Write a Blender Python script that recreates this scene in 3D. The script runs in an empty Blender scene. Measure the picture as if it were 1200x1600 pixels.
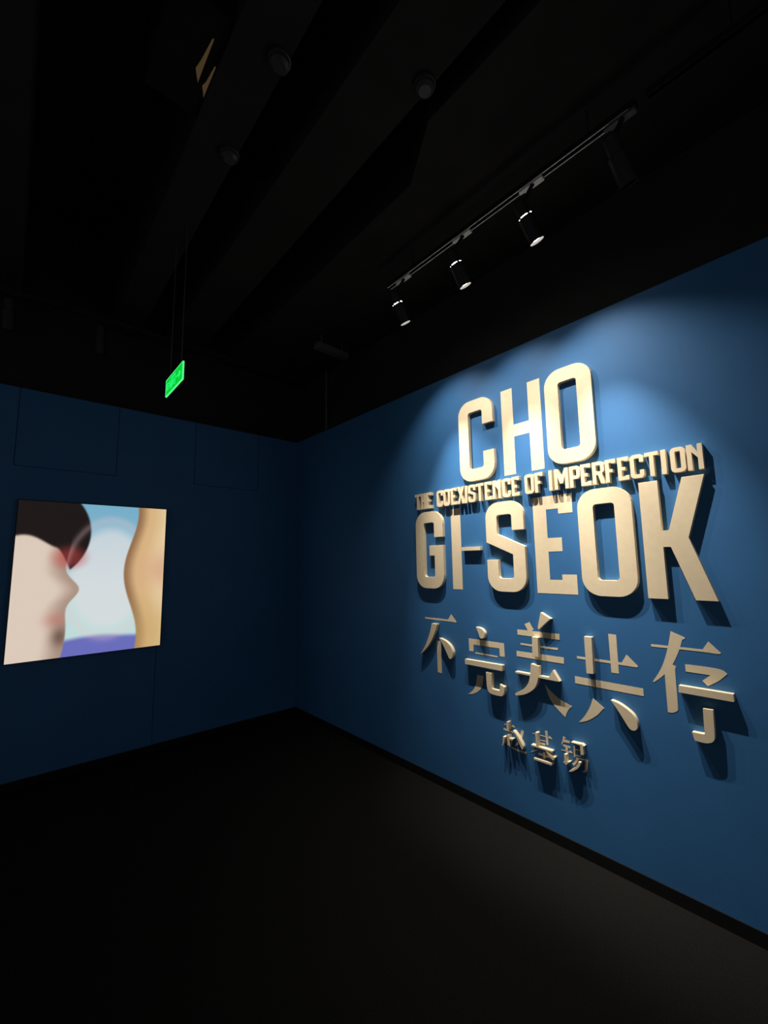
import bpy, bmesh, math, random
from mathutils import Vector, Matrix
from mathutils.geometry import tessellate_polygon

scene = bpy.context.scene
COL = scene.collection
random.seed(7)

# ------------------------------------------------------------------ camera
cam_data = bpy.data.cameras.new('camera')
cam_data.sensor_fit = 'VERTICAL'
cam_data.sensor_height = 36.0
cam_data.lens = 14.792
cam_data.clip_start = 0.05
cam = bpy.data.objects.new('camera', cam_data)
COL.objects.link(cam)
_r = Vector((0.661354, 0.749922, -0.015099))
_u = Vector((0.100853, -0.068958, 0.992509))
_b = -Vector((-0.743263, 0.657922, 0.121237))
_m = Matrix((_r, _u, _b)).transposed().to_4x4()
_m.translation = Vector((4.3302, -2.4715, 1.6176))
cam.matrix_world = _m
scene.camera = cam

# ------------------------------------------------------------------ world / exposure
world = bpy.data.worlds.new('world')
scene.world = world
world.use_nodes = True
world.node_tree.nodes['Background'].inputs['Color'].default_value = (0.95, 0.98, 1.0, 1)
world.node_tree.nodes['Background'].inputs['Strength'].default_value = 0.11  # even fill added to lift the dark walls
scene.view_settings.view_transform = 'Standard'
scene.view_settings.look = 'None'
scene.view_settings.gamma = 1.0
scene.view_settings.use_curve_mapping = False
scene.view_settings.exposure = 0.0

# the three lit track spotlights: lens position, where the barrel points, where the lamps throw, set lower to even out the lettering,
# and two lamps per fixture, the core added to brighten the lower rows: (watts, cone in degrees, blend) for the core and for the spill
SPOTS = [
    dict(lens=(3.355, -0.50, 3.30), aim=(3.53, 0.0, 2.35), throw=(3.60, 0.0, 1.58), core=(195, 42, 1.0), spill=(41, 98, 0.9)),
    dict(lens=(2.885, -0.50, 3.30), aim=(3.02, 0.0, 2.35), throw=(3.06, 0.0, 1.58), core=(195, 43, 1.0), spill=(38, 98, 0.9)),
    dict(lens=(2.360, -0.50, 3.30), aim=(2.43, 0.0, 2.35), throw=(2.50, 0.0, 1.58), core=(195, 43, 1.0), spill=(36, 98, 0.9)),
]
SPOT_COLOR = (1.0, 0.95, 0.87)


# ------------------------------------------------------------------ helpers
def link(o):
    COL.objects.link(o)
    return o


def tag(o, label=None, cat=None, group=None, kind=None):
    if label: o['label'] = label
    if cat: o['category'] = cat
    if group: o['group'] = group
    if kind: o['kind'] = kind
    return o


def empty(name, loc, label=None, cat=None, group=None):
    o = bpy.data.objects.new(name, None)
    o.empty_display_size = 0.05
    o.location = loc
    link(o)
    return tag(o, label, cat, group)


def mesh_obj(name, bm, mat, parent=None, smooth=False, recalc=True):
    if recalc:
        bmesh.ops.recalc_face_normals(bm, faces=bm.faces[:])
    me = bpy.data.meshes.new(name)
    bm.to_mesh(me)
    bm.free()
    me.materials.append(mat)
    if smooth:
        for p in me.polygons:
            p.use_smooth = True
    o = bpy.data.objects.new(name, me)
    link(o)
    if parent:
        o.parent = parent
    return o


def add_box(bm, lo, hi, M=None):
    vs = []
    for z in (lo[2], hi[2]):
        for y in (lo[1], hi[1]):
            for x in (lo[0], hi[0]):
                v = Vector((x, y, z))
                vs.append(bm.verts.new(M @ v if M else v))
    for f in ((0, 1, 3, 2), (4, 6, 7, 5), (0, 4, 5, 1), (2, 3, 7, 6), (0, 2, 6, 4), (1, 5, 7, 3)):
        bm.faces.new([vs[i] for i in f])


def box(name, lo, hi, mat, parent=None, bev=0.0, origin=None):
    bm = bmesh.new()
    add_box(bm, lo, hi)
    if bev:
        bmesh.ops.bevel(bm, geom=bm.edges[:], offset=bev, segments=1, affect='EDGES')
    return mesh_obj(name, bm, mat, parent)


def lathe(bm, prof, n=32, M=None, cap=True):
    """prof: list of (radius, z) revolved about local z"""
    rings = []
    for r, z in prof:
        ring = []
        for i in range(n):
            a = 2 * math.pi * i / n
            v = Vector((r * math.cos(a), r * math.sin(a), z))
            ring.append(bm.verts.new(M @ v if M else v))
        rings.append(ring)
    for a, b in zip(rings, rings[1:]):
        for i in range(n):
            bm.faces.new((a[i], a[(i + 1) % n], b[(i + 1) % n], b[i]))
    if cap:
        bm.faces.new(rings[0][::-1])
        bm.faces.new(rings[-1])


def tube(bm, a, b, r, n=12):
    a, b = Vector(a), Vector(b)
    q = (b - a).to_track_quat('Z', 'Y').to_matrix().to_4x4()
    q.translation = a
    lathe(bm, [(r, 0), (r, (b - a).length)], n, q)


# ------------------------------------------------------------------ materials
def mat_basic(name, col, rough=0.6, spec=0.5, metal=0.0, noise=0.0, nscale=60.0, bump=0.0, bscale=200.0, detail=3.0):
    m = bpy.data.materials.new(name)
    m.use_nodes = True
    nt = m.node_tree
    bs = nt.nodes['Principled BSDF']
    bs.inputs['Base Color'].default_value = (*col, 1)
    bs.inputs['Roughness'].default_value = rough
    bs.inputs['Specular IOR Level'].default_value = spec
    bs.inputs['Metallic'].default_value = metal
    tc = nt.nodes.new('ShaderNodeTexCoord')
    if noise:
        n = nt.nodes.new('ShaderNodeTexNoise')
        n.inputs['Scale'].default_value = nscale
        n.inputs['Detail'].default_value = detail
        nt.links.new(tc.outputs['Object'], n.inputs['Vector'])
        r = nt.nodes.new('ShaderNodeValToRGB')
        r.color_ramp.elements[0].position = 0.3
        r.color_ramp.elements[1].position = 0.7
        r.color_ramp.elements[0].color = (*[c * (1 - noise) for c in col], 1)
        r.color_ramp.elements[1].color = (*[min(1, c * (1 + noise)) for c in col], 1)
        nt.links.new(n.outputs['Fac'], r.inputs['Fac'])
        nt.links.new(r.outputs['Color'], bs.inputs['Base Color'])
    if bump:
        n2 = nt.nodes.new('ShaderNodeTexNoise')
        n2.inputs['Scale'].default_value = bscale
        n2.inputs['Detail'].default_value = 4
        nt.links.new(tc.outputs['Object'], n2.inputs['Vector'])
        b = nt.nodes.new('ShaderNodeBump')
        b.inputs['Strength'].default_value = bump
        b.inputs['Distance'].default_value = 0.002
        nt.links.new(n2.outputs['Fac'], b.inputs['Height'])
        nt.links.new(b.outputs['Normal'], bs.inputs['Normal'])
    return m


def mat_emit(name, col, strength=1.0):
    m = bpy.data.materials.new(name)
    m.use_nodes = True
    bs = m.node_tree.nodes['Principled BSDF']
    bs.inputs['Base Color'].default_value = (0.02, 0.02, 0.02, 1)
    bs.inputs['Emission Color'].default_value = (*col, 1)
    bs.inputs['Emission Strength'].default_value = strength
    return m


M_BLUE = mat_basic('blue_wall_paint', (0.034, 0.146, 0.345), rough=0.62, spec=0.35, noise=0.05, nscale=3.0, bump=0.12, bscale=140)
M_BLACKWALL = mat_basic('black_upper_wall_paint', (0.022, 0.022, 0.022), rough=0.85, spec=0.2, noise=0.15, nscale=4)
M_CEIL = mat_basic('black_ceiling_paint', (0.010, 0.010, 0.010), rough=0.9, spec=0.1, noise=0.2, nscale=5)
M_BEAM = mat_basic('dark_grey_beam_paint', (0.019, 0.0185, 0.0175), rough=0.85, spec=0.2, noise=0.15, nscale=6, bump=0.1, bscale=90)
M_CARPET = mat_basic('dark_carpet', (0.0105, 0.0098, 0.0088), rough=0.98, spec=0.05, noise=0.5, nscale=240, bump=0.6, bscale=420)
M_BASE = mat_basic('black_baseboard', (0.006, 0.006, 0.006), rough=0.7, spec=0.2)
M_CREAM = mat_basic('cream_letter_paint', (0.80, 0.65, 0.435), rough=0.55, spec=0.35, noise=0.03, nscale=30, bump=0.08, bscale=260)
M_BLACK = mat_basic('black_powder_coat', (0.012, 0.012, 0.013), rough=0.5, spec=0.3)
M_RAIL = mat_basic('white_rail_paint', (0.75, 0.74, 0.72), rough=0.5, spec=0.4)
M_ADAPT = mat_basic('grey_adapter_plastic', (0.72, 0.70, 0.66), rough=0.5, spec=0.4)
M_LENS = mat_emit('glowing_lens', (1.0, 0.94, 0.84), 30.0)
M_SLOT = mat_emit('glowing_vent_slot', (1.0, 0.93, 0.82), 60.0)
M_PIPE = mat_basic('dark_galvanised_conduit', (0.10, 0.10, 0.10), rough=0.5, metal=0.3)
M_DETECT = mat_basic('grey_detector_plastic', (0.024, 0.024, 0.025), rough=0.5)
M_GREEN = mat_emit('green_sign_glow', (0.0, 0.62, 0.03), 1.0)
M_GREENLT = mat_emit('pale_green_sign_marks', (0.02, 0.95, 0.20), 1.0)
M_GREENEDGE = mat_emit('bright_green_sign_edge', (0.10, 0.95, 0.27), 1.0)
M_WARM = mat_emit('warm_lit_slat_glow', (0.050, 0.031, 0.012), 1.0)  # emission stands in for warm light falling on the slats

# ------------------------------------------------------------------ room shell
XR, YB, ZC = 6.2, -4.8, 4.70        # sides left open to let the world fill light in; deck height
HW = 3.06                            # height of the blue partitions

o = box('floor', (-0.3, YB - 0.2, -0.10), (XR + 0.2, 0.3, 0.0), M_CARPET); tag(o, kind='structure')
o = box('ceiling', (-0.3, YB - 0.2, ZC), (XR + 0.2, 0.3, ZC + 0.1), M_CEIL); tag(o, kind='structure')
wall_right = box('wall_right', (0.0, 0.0, 0.0), (XR, 0.12, HW), M_BLUE); tag(wall_right, kind='structure')
bm = bmesh.new()
lathe(bm, [(0.030, -0.02), (0.030, 0.010), (0.020, 0.014)], 20, Matrix.Translation((2.502, 0.045, HW)) @ Matrix.Scale(1.0, 4))
mesh_obj('top_cap', bm, M_BLUE, wall_right)
o = box('wall_right_upper', (-0.3, 0.12, 0.0), (XR, 0.22, ZC), M_BLACKWALL); tag(o, kind='structure')
o = box('wall_left_upper', (-0.22, YB, 0.0), (-0.12, 0.12, ZC), M_BLACKWALL); tag(o, kind='structure')

# left partition: backing with panels screwed on it, joints as in the photograph
wall_left = box('wall_left', (-0.12, YB, 0.0), (-0.018, 0.0, HW - 0.002), M_BLUE); tag(wall_left, kind='structure')
zr = 2.425
g = 0.0022
panels = [
    (YB, -1.425 - g, 0.0, 1.5, 0, 0), (-1.425 + g, 0.0, 0.0, 1.5, 0, 0), (YB, 0.0, 1.5, zr, 0, 0),
    (YB, -2.505 - g, zr, HW, 0, 0), (-2.505 + g, -1.82 - g, zr + 2 * g, HW, 0, 0),
    (-1.82 + g, -1.155 - g, zr, HW, 0, 0), (-1.155 + g, -0.487 - g, zr + 2 * g, HW, 0, 0),
    (-0.487 + g, 0.0, zr, HW, 0, 0),
]
for (y0, y1, z0, z1, _, _) in panels:
    box('wall_panel', (-0.018, y0, z0), (0.0, y1, z1), M_BLUE, wall_left)

o = box('baseboard_right', (0.0, -0.006, 0.0), (XR, 0.0, 0.062), M_BASE); tag(o, kind='structure')
o = box('baseboard_left', (0.0, YB, 0.0), (0.006, -0.006, 0.058), M_BASE); tag(o, kind='structure')

# dropped soffit above the light track (its edge steps back with a chamfer) and two ceiling beams
ZS = 3.81


def prism_xy(name, pts, z0, z1, mat):
    bm = bmesh.new()
    lo = [bm.verts.new((x, y, z0)) for x, y in pts]
    hi = [bm.verts.new((x, y, z1)) for x, y in pts]
    bm.faces.new(lo[::-1]); bm.faces.new(hi)
    n = len(pts)
    for i in range(n):
        bm.faces.new((lo[i], lo[(i + 1) % n], hi[(i + 1) % n], hi[i]))
    return mesh_obj(name, bm, mat)


o = prism_xy('ceiling_soffit', [(-0.12, 0.12), (-0.12, -0.87), (2.80, -0.87), (3.11, -1.055), (XR, -1.055), (XR, 0.12)], ZS, ZC, M_BEAM)
tag(o, kind='structure')
o = box('ceiling_beam', (-0.12, -1.475, ZS), (XR, -1.16, ZC), M_BEAM); tag(o, kind='structure')
o = box('ceiling_beam', (-0.12, -1.93, ZS), (XR, -1.705, ZC), M_BEAM); tag(o, kind='structure')
o = box('ceiling_beam', (-0.12, -2.95, ZS), (XR, -2.55, ZC), M_BEAM); tag(o, kind='structure')
o = box('ceiling_beam', (-0.12, -4.3, ZS), (XR, -3.9, ZC), M_BEAM); tag(o, kind='structure')


# ------------------------------------------------------------------ lettering
def fillet(pts, seg=7):
    """pts: (x, z, r); returns the polygon with its corners rounded to r"""
    out = []
    n = len(pts)
    for i in range(n):
        x, z, r = pts[i]
        p = Vector((x, z))
        if r <= 0:
            out.append((x, z)); continue
        a = Vector(pts[i - 1][:2]) - p
        b = Vector(pts[(i + 1) % n][:2]) - p
        ang = a.angle(b)
        t = r / math.tan(ang / 2)
        t = min(t, a.length * 0.5, b.length * 0.5)
        rr = t * math.tan(ang / 2)
        a.normalize(); b.normalize()
        c = p + (a + b).normalized() * (rr / math.sin(ang / 2))
        s = p + a * t - c
        e = p + b * t - c
        tot = s.angle_signed(e)
        for k in range(seg + 1):
            th = -tot * k / seg
            v = Vector((s.x * math.cos(th) - s.y * math.sin(th), s.x * math.sin(th) + s.y * math.cos(th)))
            out.append((c.x + v.x, c.y + v.y))
    return out


def R0(*pts):
    return [(p[0], p[1], p[2] if len(p) > 2 else 0) for p in pts]


def glyph(ch, x0, x1, z0, z1, t, ro, ri):
    """outline and holes (x, z) of one block capital"""
    h = z1 - z0
    w = x1 - x0
    xm = (x0 + x1) / 2
    holes = []
    if ch == 'C':
        zu, zl = z1 - 0.332 * h, z0 + 0.336 * h
        P = R0((x0, z0, ro), (x1, z0, ro), (x1, zl), (x1 - t, zl), (x1 - t, z0 + t, ri), (x0 + t, z0 + t, ri),
               (x0 + t, z1 - t, ri), (x1 - t, z1 - t, ri), (x1 - t, zu), (x1, zu), (x1, z1, ro), (x0, z1, ro))
    elif ch == 'O':
        P = R0((x0, z0, ro), (x1, z0, ro), (x1, z1, ro), (x0, z1, ro))
        holes = [R0((x0 + t, z0 + t, ri), (x1 - t, z0 + t, ri), (x1 - t, z1 - t, ri), (x0 + t, z1 - t, ri))]
    elif ch == 'H':
        a, b = z0 + 0.427 * h, z0 + 0.565 * h
        P = R0((x0, z0), (x0 + t, z0), (x0 + t, a), (x1 - t, a), (x1 - t, z0), (x1, z0), (x1, z1), (x1 - t, z1),
               (x1 - t, b), (x0 + t, b), (x0 + t, z1), (x0, z1))
    elif ch == 'G':
        zu = z1 - 0.342 * h
        zs, zb = z0 + 0.552 * h, z0 + 0.421 * h
        xs = x0 + 0.506 * w
        P = R0((x0, z0, ro), (x1, z0, ro), (x1, zs), (xs, zs), (xs, zb), (x1 - t, zb), (x1 - t, z0 + t, ri),
               (x0 + t, z0 + t, ri), (x0 + t, z1 - t, ri), (x1 - t, z1 - t, ri), (x1 - t, zu), (x1, zu), (x1, z1, ro), (x0, z1, ro))
    elif ch == 'S':
        P = R0((x0, z0, ro), (x1, z0, ro), (x1, z0 + 0.490 * h), (x0 + t, z0 + 0.640 * h), (x0 + t, z1 - t, ri), (x1 - t, z1 - t, ri),
               (x1 - t, z0 + 0.672 * h), (x1, z0 + 0.672 * h), (x1, z1, ro), (x0, z1, ro), (x0, z0 + 0.552 * h),
               (x1 - t, z0 + 0.407 * h), (x1 - t, z0 + t, ri), (x0 + t, z0 + t, ri), (x0 + t, z0 + 0.352 * h), (x0, z0 + 0.352 * h))
    elif ch in 'EF':
        a = t * 0.95
        s = 0.193 * h
        xa = x1 - t
        xmid = x0 + 0.70 * w
        m0, m1 = z0 + 0.425 * h, z0 + 0.564 * h
        if ch == 'E':
            low = [(x0, z0), (x1, z0), (x1, z0 + s), (xa, z0 + s), (xa, z0 + a), (x0 + t, z0 + a)]
        else:
            low = [(x0, z0), (x0 + t, z0)]
        P = R0(*low, (x0 + t, m0), (xmid, m0), (xmid, m1), (x0 + t, m1), (x0 + t, z1 - a), (xa, z1 - a), (xa, z1 - s), (x1, z1 - s), (x1, z1), (x0, z1))
    elif ch == 'I':
        P = R0((x0, z0), (x1, z0), (x1, z1), (x0, z1))
    elif ch == 'K':
        P = R0((x0, z0), (x0 + t, z0), (x0 + t, z0 + .43 * h), (x0 + .417 * w, z0 + .43 * h), (x0 + .70 * w, z0), (x1, z0),
               (x0 + .688 * w, z0 + .5 * h), (x1 - .01 * w, z1), (x0 + .672 * w, z1), (x0 + .412 * w, z0 + .57 * h), (x0 + t, z0 + .57 * h), (x0 + t, z1), (x0, z1))
    elif ch == 'T':
        P = R0((xm - t / 2, z0), (xm + t / 2, z0), (xm + t / 2, z1 - t), (x1, z1 - t), (x1, z1), (x0, z1), (x0, z1 - t), (xm - t / 2, z1 - t))
    elif ch == 'N':
        P = R0((x0, z0), (x0 + t, z0), (x0 + t, z0 + .70 * h), (x1 - t, z0 + .46 * h), (x1 - t, z0), (x1, z0), (x1, z1), (x1 - t, z1),
               (x1 - t, z0 + .66 * h), (x0 + 1.1 * t, z1), (x0, z1))
    elif ch == 'M':
        P = R0((x0, z0), (x0 + t, z0), (x0 + t, z0 + .62 * h), (xm - .5 * t, z0 + .27 * h), (xm + .5 * t, z0 + .27 * h), (x1 - t, z0 + .62 * h),
               (x1 - t, z0), (x1, z0), (x1, z1), (x1 - 1.05 * t, z1), (xm, z0 + .55 * h), (x0 + 1.05 * t, z1), (x0, z1))
    elif ch == 'P':
        k = z0 + .38 * h
        P = R0((x0, z0), (x0 + t, z0), (x0 + t, k), (x1, k, ro), (x1, z1, ro), (x0, z1))
        holes = [R0((x0 + t, k + t, ri), (x1 - t, k + t, ri), (x1 - t, z1 - t, ri), (x0 + t, z1 - t, ri))]
    elif ch == 'R':
        k = z0 + .40 * h
        P = R0((x0, z0), (x0 + t, z0), (x0 + t, k), (x0 + 1.45 * t, k), (x1 - 1.05 * t, z0), (x1 + .05 * t, z0), (x1 - .62 * t, z0 + .46 * h), (x1, z0 + .56 * h, ro * .4), (x1, z1, ro), (x0, z1))
        holes = [R0((x0 + t, k + t, ri), (x1 - t, k + t, ri), (x1 - t, z1 - t, ri), (x0 + t, z1 - t, ri))]
    elif ch == 'X':
        q = 1.12 * t
        P = R0((x0, z0), (x0 + q, z0), (xm, z0 + .36 * h), (x1 - q, z0), (x1, z0), (xm + .55 * t, z0 + .5 * h), (x1, z1), (x1 - q, z1),
               (xm, z0 + .64 * h), (x0 + q, z1), (x0, z1), (xm - .55 * t, z0 + .5 * h))
    return fillet(P), [fillet(H) for H in holes]


GAP = 0.0003     # glue line between the wall and a letter


def solid(name, outer, holes, depth, mat, parent=None, org=(0, 0), bev=0.0011):
    """plate standing off the wall plane y=0 by depth, outline in (x, z), local to org"""
    loops = [[Vector((x - org[0], z - org[1], 0)) for x, z in L] for L in [outer] + holes]
    tris = tessellate_polygon(loops)
    flat = [v for L in loops for v in L]
    bm = bmesh.new()
    fr = [bm.verts.new((v.x, -depth, v.y)) for v in flat]
    bk = [bm.verts.new((v.x, -GAP, v.y)) for v in flat]
    for a, b, c in tris:
        try:
            bm.faces.new((fr[a], fr[b], fr[c])); bm.faces.new((bk[c], bk[b], bk[a]))
        except ValueError:
            pass
    k = 0
    for L in loops:
        n = len(L)
        for i in range(n):
            a, b = k + i, k + (i + 1) % n
            bm.faces.new((fr[a], bk[a], bk[b], fr[b]))
        k += n
    bmesh.ops.dissolve_degenerate(bm, dist=1e-6, edges=bm.edges[:])
    o = mesh_obj(name, bm, mat, parent)
    if depth > 0.01 and bev:
        md = o.modifiers.new('edge', 'BEVEL')
        md.width = bev
        md.segments = 2
        md.limit_method = 'ANGLE'
        md.angle_limit = math.radians(50)
    if not parent:
        o.location = (org[0], 0, org[1])
    return o


DB, DF = 0.029, 0.0010
TB = 0.087
Z_UP = (2.193, 2.787)
Z_LO = (1.421, 2.016)
G_UP, G_LO = 'large letters of the upper row', 'large letters of the lower row'
BIG = [
    ('C', 2.426, 2.721, Z_UP, DB, 'large raised cream letter C beside the flat letter H', G_UP),
    ('H', 2.777, 3.064, Z_UP, DF, 'large flat cream letter H between the raised letters C and O', G_UP),
    ('O', 3.106, 3.392, Z_UP, DB, 'large raised brightly lit cream letter O beside the flat letter H', G_UP),
    ('G', 1.955, 2.237, Z_LO, DB, 'large raised cream letter G beside the flat letter I', G_LO),
    ('I', 2.299, 2.388, Z_LO, DF, 'large flat cream letter I between the letter G and the hyphen', G_LO),
    ('S', 2.627, 2.914, Z_LO, DB, 'large raised cream letter S between the hyphen and flat E', G_LO),
    ('E', 2.968, 3.219, Z_LO, DF, 'large flat cream letter E between the raised letters S and O', G_LO),
    ('O', 3.260, 3.546, Z_LO, DB, 'large raised cream letter O beside the letter K', G_LO),
    ('K', 3.586, 3.871, Z_LO, DB, 'large raised cream letter K casting a dark shadow', G_LO),
]
for ch, x0, x1, (z0, z1), dep, lab, grp in BIG:
    P, H = glyph(ch, x0, x1, z0, z1, TB, 0.100, 0.018)
    o = solid('raised_letter' if dep > .01 else 'flat_letter', P, H, dep, M_CREAM, org=((x0 + x1) / 2, z0))
    tag(o, lab, 'letter', grp)
o = solid('raised_hyphen', [(2.412, 1.699), (2.574, 1.699), (2.574, 1.725), (2.412, 1.725)], [], DB, M_CREAM, org=(2.493, 1.699))
tag(o, 'raised cream hyphen between the large letters I and S', 'hyphen')

# small deep letters of the middle line
SMALL = [
    ('THE', [(1.954, 2.016), (2.022, 2.074), (2.079, 2.133)]),
    ('COEXISTENCE', [(2.188, 2.252), (2.257, 2.321), (2.330, 2.388), (2.391, 2.456), (2.461, 2.482), (2.489, 2.554), (2.558, 2.622),
                     (2.631, 2.688), (2.696, 2.759), (2.772, 2.835), (2.843, 2.899)]),
    ('OF', [(2.937, 3.001), (3.007, 3.062)]),
    ('IMPERFECTION', [(3.100, 3.121), (3.135, 3.221), (3.229, 3.290), (3.294, 3.351), (3.359, 3.424), (3.429, 3.484), (3.493, 3.548),
                      (3.555, 3.620), (3.625, 3.688), (3.698, 3.720), (3.739, 3.802), (3.808, 3.872)]),
]
ORD = ['first', 'second', 'third']
for word, spans in SMALL:
    seen = {}
    for ch, (x0, x1) in zip(word, spans):
        k = seen.get(ch, 0)
        seen[ch] = k + 1
        P, H = glyph(ch, x0, x1, 2.042, 2.168, 0.0205, 0.021, 0.004)
        o = solid('small_letter', P, H, 0.030, M_CREAM, org=((x0 + x1) / 2, 2.042), bev=0.0007)
        lab = ('small deep cream letter %s of the word %s' % (ch, word) if word.count(ch) == 1 else
               '%s small deep cream letter %s of the word %s' % (ORD[k], ch, word))
        tag(o, lab, 'letter', 'small letters of the middle line')

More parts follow.
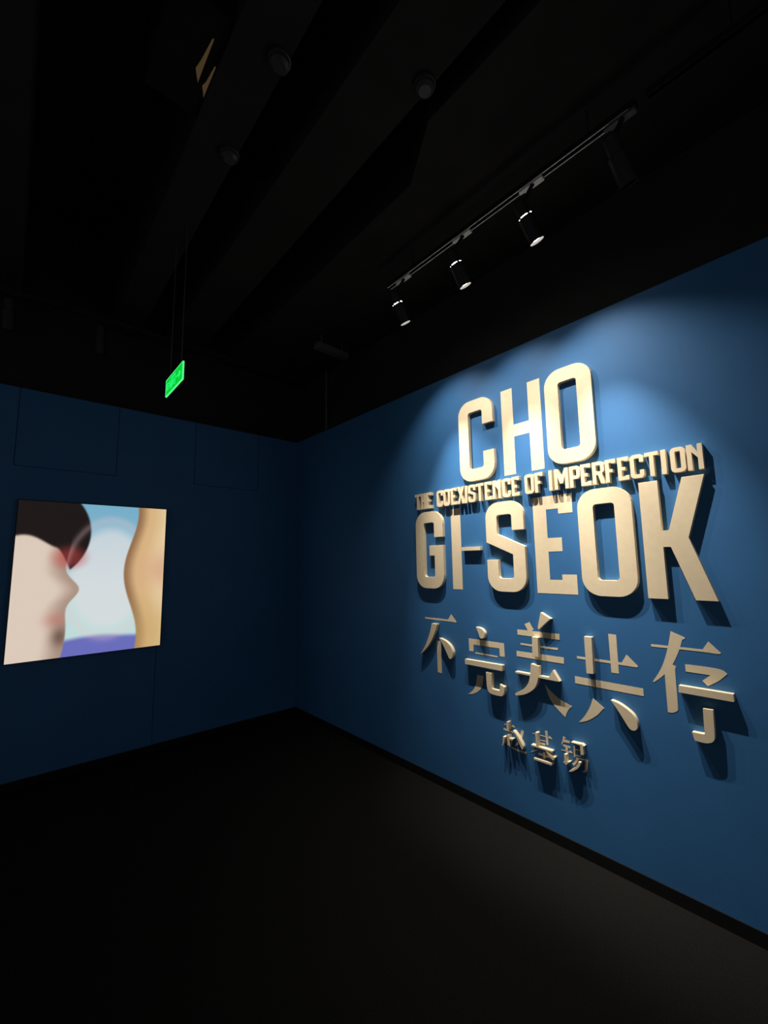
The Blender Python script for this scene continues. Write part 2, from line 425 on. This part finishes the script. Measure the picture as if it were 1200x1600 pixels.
STROKES = {
 'bu': [
  (0.0009, [(2.003, 1.195), (2.239, 1.196), (2.270, 1.238), (2.318, 1.188), (2.315, 1.181), (2.245, 1.183), (2.006, 1.183)]),
  (0.00098, [(2.121, 1.030), (2.158, 1.030), (2.164, 0.984), (2.163, 0.798), (2.122, 0.799), (2.122, 0.959)]),
  (0.029, [(2.099, 1.158), (2.154, 1.157), (2.135, 1.106), (2.101, 1.041), (2.059, 0.987), (2.011, 0.941), (1.970, 0.910), (2.022, 0.975), (2.056, 1.039), (2.081, 1.094), (2.094, 1.134)]),
  (0.0294, [(2.172, 1.059), (2.202, 1.053), (2.244, 1.039), (2.280, 1.013), (2.297, 0.981), (2.298, 0.956), (2.291, 0.934), (2.274, 0.921), (2.258, 0.926), (2.246, 0.949), (2.209, 1.010)]),
 ],
 'wan': [
  (0.0009, [(2.423, 1.083), (2.709, 1.084), (2.710, 0.998), (2.673, 0.997), (2.672, 1.047), (2.462, 1.044), (2.460, 0.998), (2.424, 0.997)]),
  (0.00098, [(2.475, 0.995), (2.656, 0.995), (2.655, 0.987), (2.475, 0.986)]),
  (0.00106, [(2.483, 0.844), (2.537, 0.846), (2.525, 0.787), (2.511, 0.757), (2.481, 0.731), (2.446, 0.710), (2.398, 0.698), (2.428, 0.720), (2.456, 0.750), (2.474, 0.787)]),
  (0.029, [(2.508, 1.172), (2.536, 1.171), (2.561, 1.163), (2.577, 1.146), (2.580, 1.127), (2.571, 1.107), (2.553, 1.098), (2.537, 1.104), (2.531, 1.125), (2.520, 1.152)]),
  (0.0294, [(2.404, 0.942), (2.708, 0.949), (2.705, 0.912), (2.404, 0.909)]),
  (0.0298, [(2.578, 0.885), (2.621, 0.884), (2.616, 0.790), (2.623, 0.784), (2.675, 0.784), (2.681, 0.794), (2.682, 0.826), (2.715, 0.814), (2.713, 0.781), (2.697, 0.755), (2.665, 0.750), (2.610, 0.751), (2.590, 0.762), (2.579, 0.790)]),
 ],
 'mei': [
  (0.0009, [(2.866, 1.223), (2.900, 1.238), (2.926, 1.195), (2.907, 1.180), (2.890, 1.178)]),
  (0.00098, [(2.812, 1.184), (3.091, 1.186), (3.090, 1.152), (2.813, 1.151)]),
  (0.00106, [(2.830, 1.101), (3.076, 1.103), (3.075, 1.091), (2.831, 1.091)]),
  (0.00114, [(2.799, 1.049), (3.109, 1.054), (3.107, 1.018), (2.799, 1.016)]),
  (0.00122, [(2.981, 0.881), (2.995, 0.861), (3.034, 0.832), (3.080, 0.804), (3.105, 0.799), (3.138, 0.788), (3.111, 0.759), (3.095, 0.718), (3.059, 0.745), (3.021, 0.778), (2.993, 0.828)]),
  (0.029, [(2.994, 1.307), (3.056, 1.274), (3.047, 1.267), (2.976, 1.203), (2.969, 1.211), (2.982, 1.259)]),
  (0.0294, [(2.928, 1.155), (2.967, 1.154), (2.963, 1.038), (2.924, 1.038)]),
  (0.0298, [(2.800, 0.928), (3.022, 0.931), (3.050, 0.977), (3.087, 0.920), (3.079, 0.918), (2.802, 0.918)]),
  (0.0302, [(2.911, 0.992), (2.966, 0.986), (2.954, 0.904), (2.935, 0.858), (2.900, 0.824), (2.849, 0.794), (2.793, 0.780), (2.792, 0.793), (2.846, 0.824), (2.880, 0.858), (2.900, 0.906)]),
 ],
 'gong': [
  (0.0009, [(3.367, 1.218), (3.407, 1.218), (3.406, 1.016), (3.368, 1.015)]),
  (0.00098, [(3.186, 1.074), (3.424, 1.076), (3.451, 1.121), (3.502, 1.070), (3.497, 1.063), (3.425, 1.063), (3.188, 1.061)]),
  (0.00106, [(3.167, 0.960), (3.517, 0.962), (3.517, 0.925), (3.166, 0.921)]),
  (0.00114, [(3.260, 0.860), (3.318, 0.820), (3.307, 0.811), (3.283, 0.779), (3.248, 0.749), (3.213, 0.726), (3.172, 0.710), (3.208, 0.752), (3.241, 0.807)]),
  (0.029, [(3.247, 1.194), (3.288, 1.194), (3.284, 0.997), (3.247, 0.994)]),
  (0.0294, [(3.365, 0.879), (3.403, 0.872), (3.441, 0.852), (3.471, 0.830), (3.483, 0.806), (3.487, 0.781), (3.481, 0.760), (3.466, 0.750), (3.449, 0.753), (3.437, 0.768), (3.420, 0.797), (3.394, 0.838)]),
 ],
 'cun': [
  (0.0009, [(3.662, 1.264), (3.719, 1.240), (3.717, 1.232), (3.707, 1.229), (3.695, 1.188), (3.675, 1.140), (3.657, 1.103), (3.615, 1.044), (3.569, 1.004), (3.564, 1.007), (3.597, 1.058), (3.622, 1.113), (3.643, 1.181), (3.653, 1.224)]),
  (0.00098, [(3.570, 1.190), (3.785, 1.193), (3.810, 1.233), (3.854, 1.186), (3.846, 1.179), (3.790, 1.183), (3.571, 1.178)]),
  (0.00106, [(3.620, 1.085), (3.658, 1.103), (3.672, 1.096), (3.664, 1.087), (3.664, 0.895), (3.656, 0.884), (3.636, 0.872), (3.618, 0.873)]),
  (0.00114, [(3.709, 1.114), (3.848, 1.116), (3.869, 1.097), (3.833, 1.058), (3.791, 1.029), (3.771, 1.049), (3.805, 1.080), (3.709, 1.080)]),
  (0.029, [(3.681, 1.016), (3.887, 1.018), (3.887, 0.985), (3.679, 0.984)]),
  (0.0294, [(3.769, 0.931), (3.807, 0.933), (3.804, 0.814), (3.798, 0.795), (3.784, 0.784), (3.760, 0.777), (3.725, 0.779), (3.717, 0.814), (3.763, 0.816), (3.768, 0.823), (3.766, 0.838)]),
 ],
 'zhao': [
  (0.0009, [(2.683, 0.575), (2.739, 0.576), (2.745, 0.586), (2.761, 0.574), (2.759, 0.572), (2.736, 0.571), (2.683, 0.571)]),
  (0.00098, [(2.675, 0.549), (2.754, 0.544), (2.753, 0.535), (2.675, 0.536)]),
  (0.00106, [(2.709, 0.452), (2.745, 0.448), (2.784, 0.444), (2.819, 0.448), (2.835, 0.448), (2.826, 0.434), (2.799, 0.436), (2.760, 0.434), (2.731, 0.440), (2.711, 0.446)]),
  (0.00114, [(2.804, 0.569), (2.822, 0.567), (2.812, 0.532), (2.795, 0.497), (2.774, 0.473), (2.759, 0.459), (2.754, 0.467), (2.775, 0.491), (2.793, 0.533)]),
  (0.029, [(2.717, 0.603), (2.734, 0.607), (2.733, 0.558), (2.717, 0.555)]),
  (0.0294, [(2.687, 0.507), (2.701, 0.506), (2.696, 0.481), (2.689, 0.460), (2.680, 0.446), (2.676, 0.446), (2.684, 0.472)]),
  (0.0298, [(2.719, 0.527), (2.733, 0.528), (2.733, 0.498), (2.736, 0.466), (2.718, 0.462), (2.717, 0.490)]),
  (0.0302, [(2.733, 0.510), (2.759, 0.511), (2.756, 0.500), (2.734, 0.500)]),
  (0.0306, [(2.762, 0.563), (2.772, 0.560), (2.792, 0.541), (2.812, 0.515), (2.827, 0.491), (2.828, 0.478), (2.822, 0.466), (2.815, 0.474), (2.799, 0.502), (2.780, 0.541)]),
 ],
 'ji': [
  (0.0009, [(2.879, 0.574), (2.984, 0.578), (2.990, 0.588), (3.007, 0.574), (3.004, 0.571), (2.978, 0.573), (2.879, 0.570)]),
  (0.00098, [(2.963, 0.609), (2.979, 0.611), (2.980, 0.533), (2.967, 0.531)]),
  (0.00106, [(2.923, 0.547), (2.966, 0.551), (2.966, 0.547), (2.923, 0.542)]),
  (0.00114, [(2.922, 0.531), (2.958, 0.535), (2.958, 0.525), (2.922, 0.523)]),
  (0.00122, [(2.909, 0.488), (2.906, 0.483), (2.888, 0.471), (2.861, 0.455), (2.863, 0.460), (2.886, 0.475)]),
  (0.0013, [(2.913, 0.469), (2.979, 0.470), (2.978, 0.461), (2.912, 0.460)]),
  (0.00138, [(2.943, 0.483), (2.956, 0.485), (2.955, 0.447), (2.942, 0.447)]),
  (0.029, [(2.914, 0.593), (2.930, 0.594), (2.928, 0.516), (2.916, 0.514)]),
  (0.0294, [(2.883, 0.516), (3.017, 0.518), (3.017, 0.509), (2.883, 0.508)]),
  (0.0298, [(2.977, 0.505), (2.997, 0.498), (3.015, 0.488), (3.030, 0.486), (3.021, 0.467), (3.003, 0.475), (2.986, 0.490)]),
  (0.0302, [(2.896, 0.444), (3.009, 0.448), (3.008, 0.435), (2.897, 0.434)]),
 ],
 'xi': [
  (0.0009, [(3.074, 0.609), (3.090, 0.603), (3.081, 0.595), (3.069, 0.568), (3.061, 0.557), (3.060, 0.563), (3.070, 0.587)]),
  (0.00098, [(3.077, 0.592), (3.112, 0.593), (3.111, 0.580), (3.075, 0.576)]),
  (0.00106, [(3.070, 0.563), (3.113, 0.564), (3.112, 0.552), (3.071, 0.552)]),
  (0.00114, [(3.084, 0.557), (3.096, 0.558), (3.097, 0.537), (3.084, 0.536)]),
  (0.00122, [(3.059, 0.532), (3.104, 0.533), (3.111, 0.544), (3.124, 0.532), (3.122, 0.529), (3.104, 0.529), (3.060, 0.528)]),
  (0.0013, [(3.132, 0.573), (3.141, 0.574), (3.138, 0.513), (3.130, 0.513)]),
  (0.00138, [(3.140, 0.560), (3.171, 0.562), (3.171, 0.556), (3.139, 0.553)]),
  (0.00146, [(3.138, 0.528), (3.169, 0.531), (3.169, 0.524), (3.137, 0.521)]),
  (0.00154, [(3.143, 0.515), (3.193, 0.519), (3.193, 0.513), (3.143, 0.509)]),
  (0.00162, [(3.146, 0.512), (3.158, 0.511), (3.148, 0.491), (3.127, 0.466), (3.118, 0.473), (3.135, 0.490)]),
  (0.0017, [(3.193, 0.524), (3.212, 0.519), (3.208, 0.511), (3.205, 0.481), (3.199, 0.460), (3.191, 0.451), (3.176, 0.447), (3.175, 0.453), (3.186, 0.460), (3.190, 0.483)]),
  (0.029, [(3.087, 0.523), (3.101, 0.525), (3.100, 0.487), (3.118, 0.491), (3.095, 0.467), (3.080, 0.479), (3.087, 0.483)]),
  (0.0294, [(3.133, 0.602), (3.184, 0.605), (3.191, 0.608), (3.205, 0.600), (3.199, 0.596), (3.200, 0.553), (3.183, 0.548), (3.183, 0.597), (3.134, 0.599)]),
  (0.0298, [(3.167, 0.507), (3.180, 0.507), (3.176, 0.491), (3.164, 0.472), (3.144, 0.454), (3.123, 0.440), (3.109, 0.437), (3.110, 0.441), (3.128, 0.455), (3.149, 0.473), (3.162, 0.492)]),
 ],
}


def soften(poly, it=2):
    """round the gentle bends of a traced stroke, keep its sharp corners"""
    for _ in range(it):
        out = []
        n = len(poly)
        for i in range(n):
            a, p, b = Vector(poly[i - 1]), Vector(poly[i]), Vector(poly[(i + 1) % n])
            if (p - a).length < 1e-6 or (b - p).length < 1e-6:
                continue
            if (p - a).angle(b - p) < math.radians(46):
                q, r = p.lerp(a, 0.25), p.lerp(b, 0.25)
                out += [(q.x, q.y), (r.x, r.y)]
            else:
                out.append((p.x, p.y))
        poly = out
    return poly


CHARS = [
    ('bu', 'cream Chinese character \u4e0d with two raised sweeping strokes', 'large Chinese characters'),
    ('wan', 'cream Chinese character \u5b8c with a raised dot, bar and hook', 'large Chinese characters'),
    ('mei', 'cream Chinese character \u7f8e with a raised wedge on top', 'large Chinese characters'),
    ('gong', 'cream Chinese character \u5171 with one raised upright and drop', 'large Chinese characters'),
    ('cun', 'cream Chinese character \u5b58 with a raised bar and hook', 'large Chinese characters'),
    ('zhao', 'small cream Chinese character \u8d75 with a long raised slanting stroke', 'small Chinese characters'),
    ('ji', 'small cream Chinese character \u57fa with two raised level bars', 'small Chinese characters'),
    ('xi', 'small cream Chinese character \u9521 with a raised corner stroke and hook', 'small Chinese characters'),
]
for key, lab, grp in CHARS:
    st = STROKES[key]
    xs = [p[0] for d, P in st for p in P]
    zs = [p[1] for d, P in st for p in P]
    org = ((min(xs) + max(xs)) / 2, min(zs))
    e = empty('chinese_character', (org[0], 0, org[1]), lab, 'character', grp)
    small = key in ('zhao', 'ji', 'xi')
    for d, P in st:
        o = solid('stroke', soften(P), [], d, M_CREAM, parent=e, org=org, bev=0.0005 if small else 0.0009)

# ------------------------------------------------------------------ light track and spotlights
ZT = 3.655


def make_track(name, a, b, label, hangers, ceil_z, lip=None, cap=None):
    """hollow rail: a back with two lips, hung by short stems"""
    a, b = Vector(a), Vector(b)
    ax = (b - a).normalized()
    sd = Vector((ax.y, -ax.x, 0))
    root = empty(name, tuple(a), label, 'light track')
    L = (b - a).length
    M = Matrix((ax, sd, Vector((0, 0, 1)))).transposed().to_4x4()
    for nm, lo, hi, mt in (('rail_back', (0, -.016, .012), (L, .016, .020), M_BLACK),
                           ('rail_side', (0, -.017, -.012), (L, -.0145, .012), M_BLACK),
                           ('rail_side', (0, .0145, -.012), (L, .017, .012), M_BLACK),
                           ('rail_lip', (0, -.017, -.0142), (L, -.0115, -.012), lip or M_RAIL),
                           ('rail_lip', (0, .0115, -.0142), (L, .017, -.012), lip or M_RAIL)):
        bm = bmesh.new(); add_box(bm, lo, hi, M); mesh_obj(nm, bm, mt, root)
    for s in hangers:
        bm = bmesh.new(); tube(bm, ax * s + Vector((0, 0, .020)), ax * s + Vector((0, 0, ceil_z - a.z)), .004)
        mesh_obj('hanger', bm, M_BLACK, root)
    bm = bmesh.new(); add_box(bm, (L, -.018, -.016), (L + .030, .018, .021), M)
    mesh_obj('end_cap', bm, cap or M_ADAPT, root)
    return root


make_track('light_track', (2.20, -0.50, ZT), (3.83, -0.50, ZT), 'pale-lipped light track carrying the lit spotlights', (0.25, 1.45), ZS, None, M_BLACK)
make_track('light_track', (3.90, -0.50, ZT), (5.60, -0.50, ZT), 'dark length of light track beyond the unlit spotlight', (0.3, 1.4), ZS, M_BLACK, M_BLACK)  # black lips paint in the shade where no lamp light reaches
make_track('light_track', (0.40, -4.6, ZT - .02), (0.40, -0.19, ZT - .02), 'dim light track parallel to the picture wall', (3.9,), ZC, M_BLACK, M_BLACK)


def make_spot(lens, aim, track_z, label, lit=True, track_y=None, track_x=None, group=None, adapter=None):
    lens, aim = Vector(lens), Vector(aim)
    ax = (aim - lens).normalized()                      # light direction
    q = (-ax).to_track_quat('Z', 'Y').to_matrix().to_4x4()   # local +z points to the back of the lamp
    tx = lens.x if track_x is None else track_x
    ty = lens.y if track_y is None else track_y
    root = empty('track_spotlight', (tx, ty, track_z), label, 'spotlight', group)
    inv = Matrix.Translation(-Vector((tx, ty, track_z)))
    M = inv @ Matrix.Translation(lens) @ q
    # front barrel, hollow at the mouth
    bm = bmesh.new()
    lathe(bm, [(.036, .026), (.036, -.004), (.040, -.006), (.041, .0), (.041, .128), (.038, .132), (.0, .132)], 36, M, cap=False)
    barrel = mesh_obj('barrel', bm, M_BLACK, root, smooth=False)
    bm = bmesh.new()
    lathe(bm, [(.0, .012), (.0355, .012)], 36, M, cap=False)
    lens_o = mesh_obj('lens', bm, M_LENS if lit else M_BLACK, barrel)
    bm = bmesh.new()
    lathe(bm, [(.032, .131), (.032, .139)], 36, M, cap=False)
    neck = mesh_obj('neck', bm, M_BLACK, root)
    for k in range(4):                                  # short glowing slots around the neck
        bm = bmesh.new()
        pr = []
        for rr, zz in ((.0345, .1330), (.0345, .1365)):
            pr.append([bm.verts.new(M @ Vector((rr * math.cos(a), rr * math.sin(a), zz))) for a in [math.radians(k * 90 + 12 * q) for q in range(6)]])
        for q in range(5):
            bm.faces.new((pr[0][q], pr[0][q + 1], pr[1][q + 1], pr[1][q]))
        mesh_obj('vent_slot', bm, M_SLOT if lit else M_BLACK, neck)
    bm = bmesh.new()
    lathe(bm, [(.0, .138), (.0335, .138), (.0335, .212), (.030, .218), (.0, .218)], 36, M, cap=False)
    mesh_obj('driver_housing', bm, M_BLACK, root)
    # side arm up to the adapter
    top = M @ Vector((0, 0, .19))
    bm = bmesh.new(); tube(bm, top, (0, 0, -.018), .011); mesh_obj('arm', bm, M_BLACK, root)
    bm = bmesh.new()
    along_x = track_x is None
    if along_x:
        add_box(bm, (-.055, -.016, -.030), (.055, .016, -.0145)); add_box(bm, (-.080, -.010, -.026), (-.056, .010, -.0145))
    else:
        add_box(bm, (-.016, -.055, -.030), (.016, .055, -.0145)); add_box(bm, (-.010, -.080, -.026), (.010, -.056, -.0145))
    mesh_obj('adapter', bm, adapter or (M_ADAPT if lit else M_BLACK), root)
    return root, ax


spot_labels = ['lit black track spotlight beside the unlit one', 'lit black track spotlight in the middle of the three',
               'lit black track spotlight nearest the corner of the room']
for s, lab in zip(SPOTS, spot_labels):
    root, ax = make_spot(s['lens'], s['aim'], ZT, lab, True, track_y=-0.50, group='lit spotlights on the track')
    thr = (Vector(s['throw']) - Vector(s['lens'])).normalized()
    for nm, (watt, cone, blend) in (('core_beam', s['core']), ('spill_beam', s['spill'])):
        ld = bpy.data.lights.new(nm, 'SPOT')
        ld.energy = watt
        ld.color = SPOT_COLOR
        ld.spot_size = math.radians(cone)
        ld.spot_blend = blend
        ld.shadow_soft_size = 0.010
        lo = bpy.data.objects.new(nm, ld)
        link(lo)
        lo.location = Vector(s['lens']) + ax * 0.009
        lo.rotation_euler = thr.to_track_quat('-Z', 'Y').to_euler()

make_spot((3.80, -0.50, 3.30), (3.95, 0.0, 2.35), ZT, 'unlit black track spotlight at the end of the pale track', False, track_y=-0.50, adapter=M_PIPE)  # darker adapter colour paints in its lack of light
for y, lab in ((-2.04, 'unlit black track spotlight left of the green exit sign'), (-2.60, 'unlit black track spotlight far left of the exit sign')):
    make_spot((0.36, y, 3.36), (0.0, y + .05, 2.0), ZT - .02, lab, False, track_y=y, track_x=0.40, group='unlit spotlights by the picture wall')

# ------------------------------------------------------------------ hanging exit sign
e = empty('exit_sign', (1.53, -1.76, 2.748), 'glowing green hanging exit sign with an arrow', 'exit sign')
w2, h2 = 0.180, 0.108
sp = box('sign_panel', (-w2, -.008, 0), (w2, -.001, h2), M_GREEN, e)
bm = bmesh.new()
t = .005
add_box(bm, (-w2 - t, -.0095, -t), (w2 + t, .000, 0)); add_box(bm, (-w2 - t, -.0095, h2), (w2 + t, .000, h2 + t * .6))
add_box(bm, (-w2 - t, -.0095, 0), (-w2, .000, h2)); add_box(bm, (w2, -.0095, 0), (w2 + t, .000, h2))
mesh_obj('glowing_edge', bm, M_GREENEDGE, e)


def marks(name, boxes, parent, y=-.0095):
    bm = bmesh.new()
    for a, b, c, d in boxes:
        add_box(bm, (a, y, b), (c, -.008, d))
    return mesh_obj(name, bm, M_GREENLT, parent)


# door frame with the running figure, two blocks of lettering and the arrow
marks('door_pictogram', [(-.062, .016, -.052, .092), (-.052, .084, .030, .092), (.022, .016, .030, .092)], sp)
marks('running_figure', [(-.026, .070, -.014, .080), (-.034, .044, -.010, .064), (-.044, .024, -.030, .046), (-.016, .030, .004, .040), (-.010, .050, .010, .058)], sp)
marks('sign_lettering', [(-.160, .030, -.150, .078), (-.150, .070, -.122, .078), (-.150, .050, -.122, .058), (-.150, .030, -.122, .038),
                         (-.108, .030, -.098, .078), (-.098, .050, -.080, .058), (-.080, .030, -.072, .078)], sp)
bm = bmesh.new()
add_box(bm, (.052, -.0095, .049), (.110, -.008, .059))
vs = [bm.verts.new((x, y, z)) for y in (-.0095, -.008) for x, z in ((.106, .028), (.150, .054), (.106, .080))]
bm.faces.new(vs[:3]); bm.faces.new(vs[3:][::-1])
for i in range(3):
    bm.faces.new((vs[i], vs[(i + 1) % 3], vs[3 + (i + 1) % 3], vs[3 + i]))
mesh_obj('arrow', bm, M_GREENLT, sp)
for x in (-.12, .12):
    bm = bmesh.new(); tube(bm, (x, 0, h2), (x, 0, ZS - 2.748 - .0005), .0025, 8); mesh_obj('hanging_rod', bm, M_PIPE, e)

# ------------------------------------------------------------------ glowing picture on the left wall
PY0, PY1, PZ0, PZ1 = -2.455, -1.403, 0.914, 2.152
lb = empty('light_box_picture', (0.0, (PY0 + PY1) / 2, PZ0), 'glowing backlit upright picture of pale and tan shapes on sky blue', 'picture')
yc = (PY0 + PY1) / 2
W2, HH = (PY1 - PY0) / 2, PZ1 - PZ0
box('housing', (0.0005, -W2 - .006, -.006), (0.029, W2 + .006, HH + .006), M_BLACK, lb)


def sm(a, b, x):
    t = max(0.0, min(1.0, (x - a) / (b - a)))
    return t * t * (3 - 2 * t)


def mix(a, b, f):
    return tuple(p + (q - p) * f for p, q in zip(a, b))


def lin(c):
    return tuple(((v / 255) / 12.92 if v / 255 <= 0.04045 else ((v / 255 + 0.055) / 1.055) ** 2.4) for v in c)


def picture(u, v):
    """abstract stand-in print: soft colour masses, u right, v up, 0..1, display colours"""
    # sky
    c = mix((196, 226, 224), (122, 178, 206), sm(.35, 1.0, v))
    c = mix((108, 112, 192), c, sm(.085, .125, v + .012 * math.sin(9 * u)))
    # pale drop shape in the middle
    dx, dy = (u - .60) / .30, (v - .50) / .40
    r = math.sqrt(dx * dx + dy * dy)
    c = mix(c, (226, 226, 230), .75 * (1 - sm(.70, 1.02, r)))
    # tan mass on the right
    e2 = .735 + .05 * math.sin(7.2 * v + .9) + .03 * (1 - v)
    f = sm(-.006, .006, u - e2)
    tan = mix(mix((150, 112, 78), (222, 184, 134), sm(0.0, .10, u - e2)), (236, 212, 168), sm(.10, .26, u - e2))
    tan = mix(tan, (214, 160, 126), .6 * math.exp(-((u - .97) ** 2 + (v - .55) ** 2) / .02))
    tan = mix(tan, (206, 172, 110), .5 * sm(.45, .1, v))
    c = mix(c, tan, f)
    # beige mass on the left with one soft swell
    e1 = .315 + .105 * math.exp(-((v - .43) / .085) ** 2) + .02 * math.sin(10 * v)
    g = sm(-.006, .006, e1 - u)
    be = mix((176, 150, 134), (226, 208, 192), sm(0.0, .16, e1 - u))
    be = mix(be, (196, 118, 108), .55 * math.exp(-(((u - .27) / .07) ** 2 + ((v - .24) / .045) ** 2)))
    be = mix(be, (96, 70, 62), .7 * math.exp(-(((u - .30) / .05) ** 2 + ((v - .13) / .06) ** 2)))
    c = mix(c, be, g)
    # dark dome at the top left, its lower rim running down along the swell
    q = math.sqrt(((u - .06) / .40) ** 2 + ((v - .80) / .34) ** 2)
    bound = .775 - .06 * sm(0.0, .26, u) + .018 * math.sin(16 * u) - .26 * sm(.24, .42, u)
    c = mix(c, (28, 21, 20), (1 - sm(.97, 1.01, q)) * sm(-.012, .012, v - bound))
    # red blush where the masses meet
    rr = math.hypot((u - .33) / .16, (v - .64) / .11)
    c = mix(c, (196, 70, 68), .55 * (1 - sm(.2, 1.0, rr)))
    c = mix(c, (242, 206, 212), .30 * math.exp(-((r - 1.0) / .07) ** 2) * (1 - f) * (1 - g))
    return c


NU, NV = 150, 176
bm = bmesh.new()
grid = [[bm.verts.new((0.0305, -W2 + 2 * W2 * i / NU, HH * j / NV)) for i in range(NU + 1)] for j in range(NV + 1)]
for j in range(NV):
    for i in range(NU):
        bm.faces.new((grid[j][i], grid[j][i + 1], grid[j + 1][i + 1], grid[j + 1][i]))
M_PIC = bpy.data.materials.new('backlit_print')
M_PIC.use_nodes = True
nt = M_PIC.node_tree
bs = nt.nodes['Principled BSDF']
bs.inputs['Base Color'].default_value = (0.01, 0.01, 0.01, 1)
bs.inputs['Roughness'].default_value = 0.4
at = nt.nodes.new('ShaderNodeAttribute'); at.attribute_name = 'print_colour'
nt.links.new(at.outputs['Color'], bs.inputs['Emission Color'])
bs.inputs['Emission Strength'].default_value = 0.93
pp = mesh_obj('backlit_print', bm, M_PIC, lb, recalc=False)
ca = pp.data.color_attributes.new('print_colour', 'FLOAT_COLOR', 'POINT')
for k, v in enumerate(pp.data.vertices):
    u_, v_ = (v.co.y + W2) / (2 * W2), v.co.z / HH
    ca.data[k].color = (*lin(picture(u_, v_)), 1)

# ------------------------------------------------------------------ small things in the dark ceiling
for (x, y), lab in (((2.30, -1.74), 'round smoke detector under a beam by the warm lit slats'),
                    ((2.86, -1.74), 'round smoke detector under the beam nearer the camera end'),
                    ((3.21, -1.19), 'round smoke detector at the beam edge facing the soffit')):
    bm = bmesh.new()
    lathe(bm, [(.0, ZS - .040), (.028, ZS - .040), (.042, ZS - .030), (.046, ZS - .014), (.050, ZS - .012), (.050, ZS - .0005), (.0, ZS - .0005)], 28,
          Matrix.Translation((0, 0, -ZS)), cap=False)
    o = mesh_obj('smoke_detector', bm, M_DETECT)
    o.location = (x, y, ZS)
    tag(o, lab, 'smoke detector', 'smoke detectors on the beams')

e = empty('lit_ceiling_slats', (2.60, -2.06, ZC), 'black ceiling box with two slats glowing as if warmly lit', 'ceiling slats')  # slats are no lamp; the warm light on them is put in as emission
box('slat_housing', (-.24, -.10, ZS - ZC + .02), (.24, .125, 0), M_CEIL, e)
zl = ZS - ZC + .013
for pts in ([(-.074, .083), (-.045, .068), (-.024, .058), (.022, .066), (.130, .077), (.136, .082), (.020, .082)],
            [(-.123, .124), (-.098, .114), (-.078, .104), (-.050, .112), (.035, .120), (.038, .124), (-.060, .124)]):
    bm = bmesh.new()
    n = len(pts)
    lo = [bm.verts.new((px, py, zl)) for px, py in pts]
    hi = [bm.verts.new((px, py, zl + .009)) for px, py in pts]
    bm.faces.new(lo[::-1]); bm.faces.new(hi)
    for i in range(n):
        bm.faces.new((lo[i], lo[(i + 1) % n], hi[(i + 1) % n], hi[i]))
    mesh_obj('lit_slat', bm, M_WARM, e)

e = empty('junction_box', (1.10, -0.26, ZS), 'small dark junction box with a conduit under the soffit', 'junction box')
box('box_body', (-.04, -.18, -.155), (.04, .18, -.10), M_PIPE, e, bev=.004)
for y in (-.12, .12):
    bm = bmesh.new(); tube(bm, (0, y, -.10), (0, y, 0), .006, 8); mesh_obj('hanger', bm, M_PIPE, e)
bm = bmesh.new(); tube(bm, (0.46, .104, 3.07), (0.46, .104, ZS), .014, 10)
o = mesh_obj('conduit_pipe', bm, M_PIPE); tag(o, 'thin vertical conduit on the black wall above the corner', 'pipe')
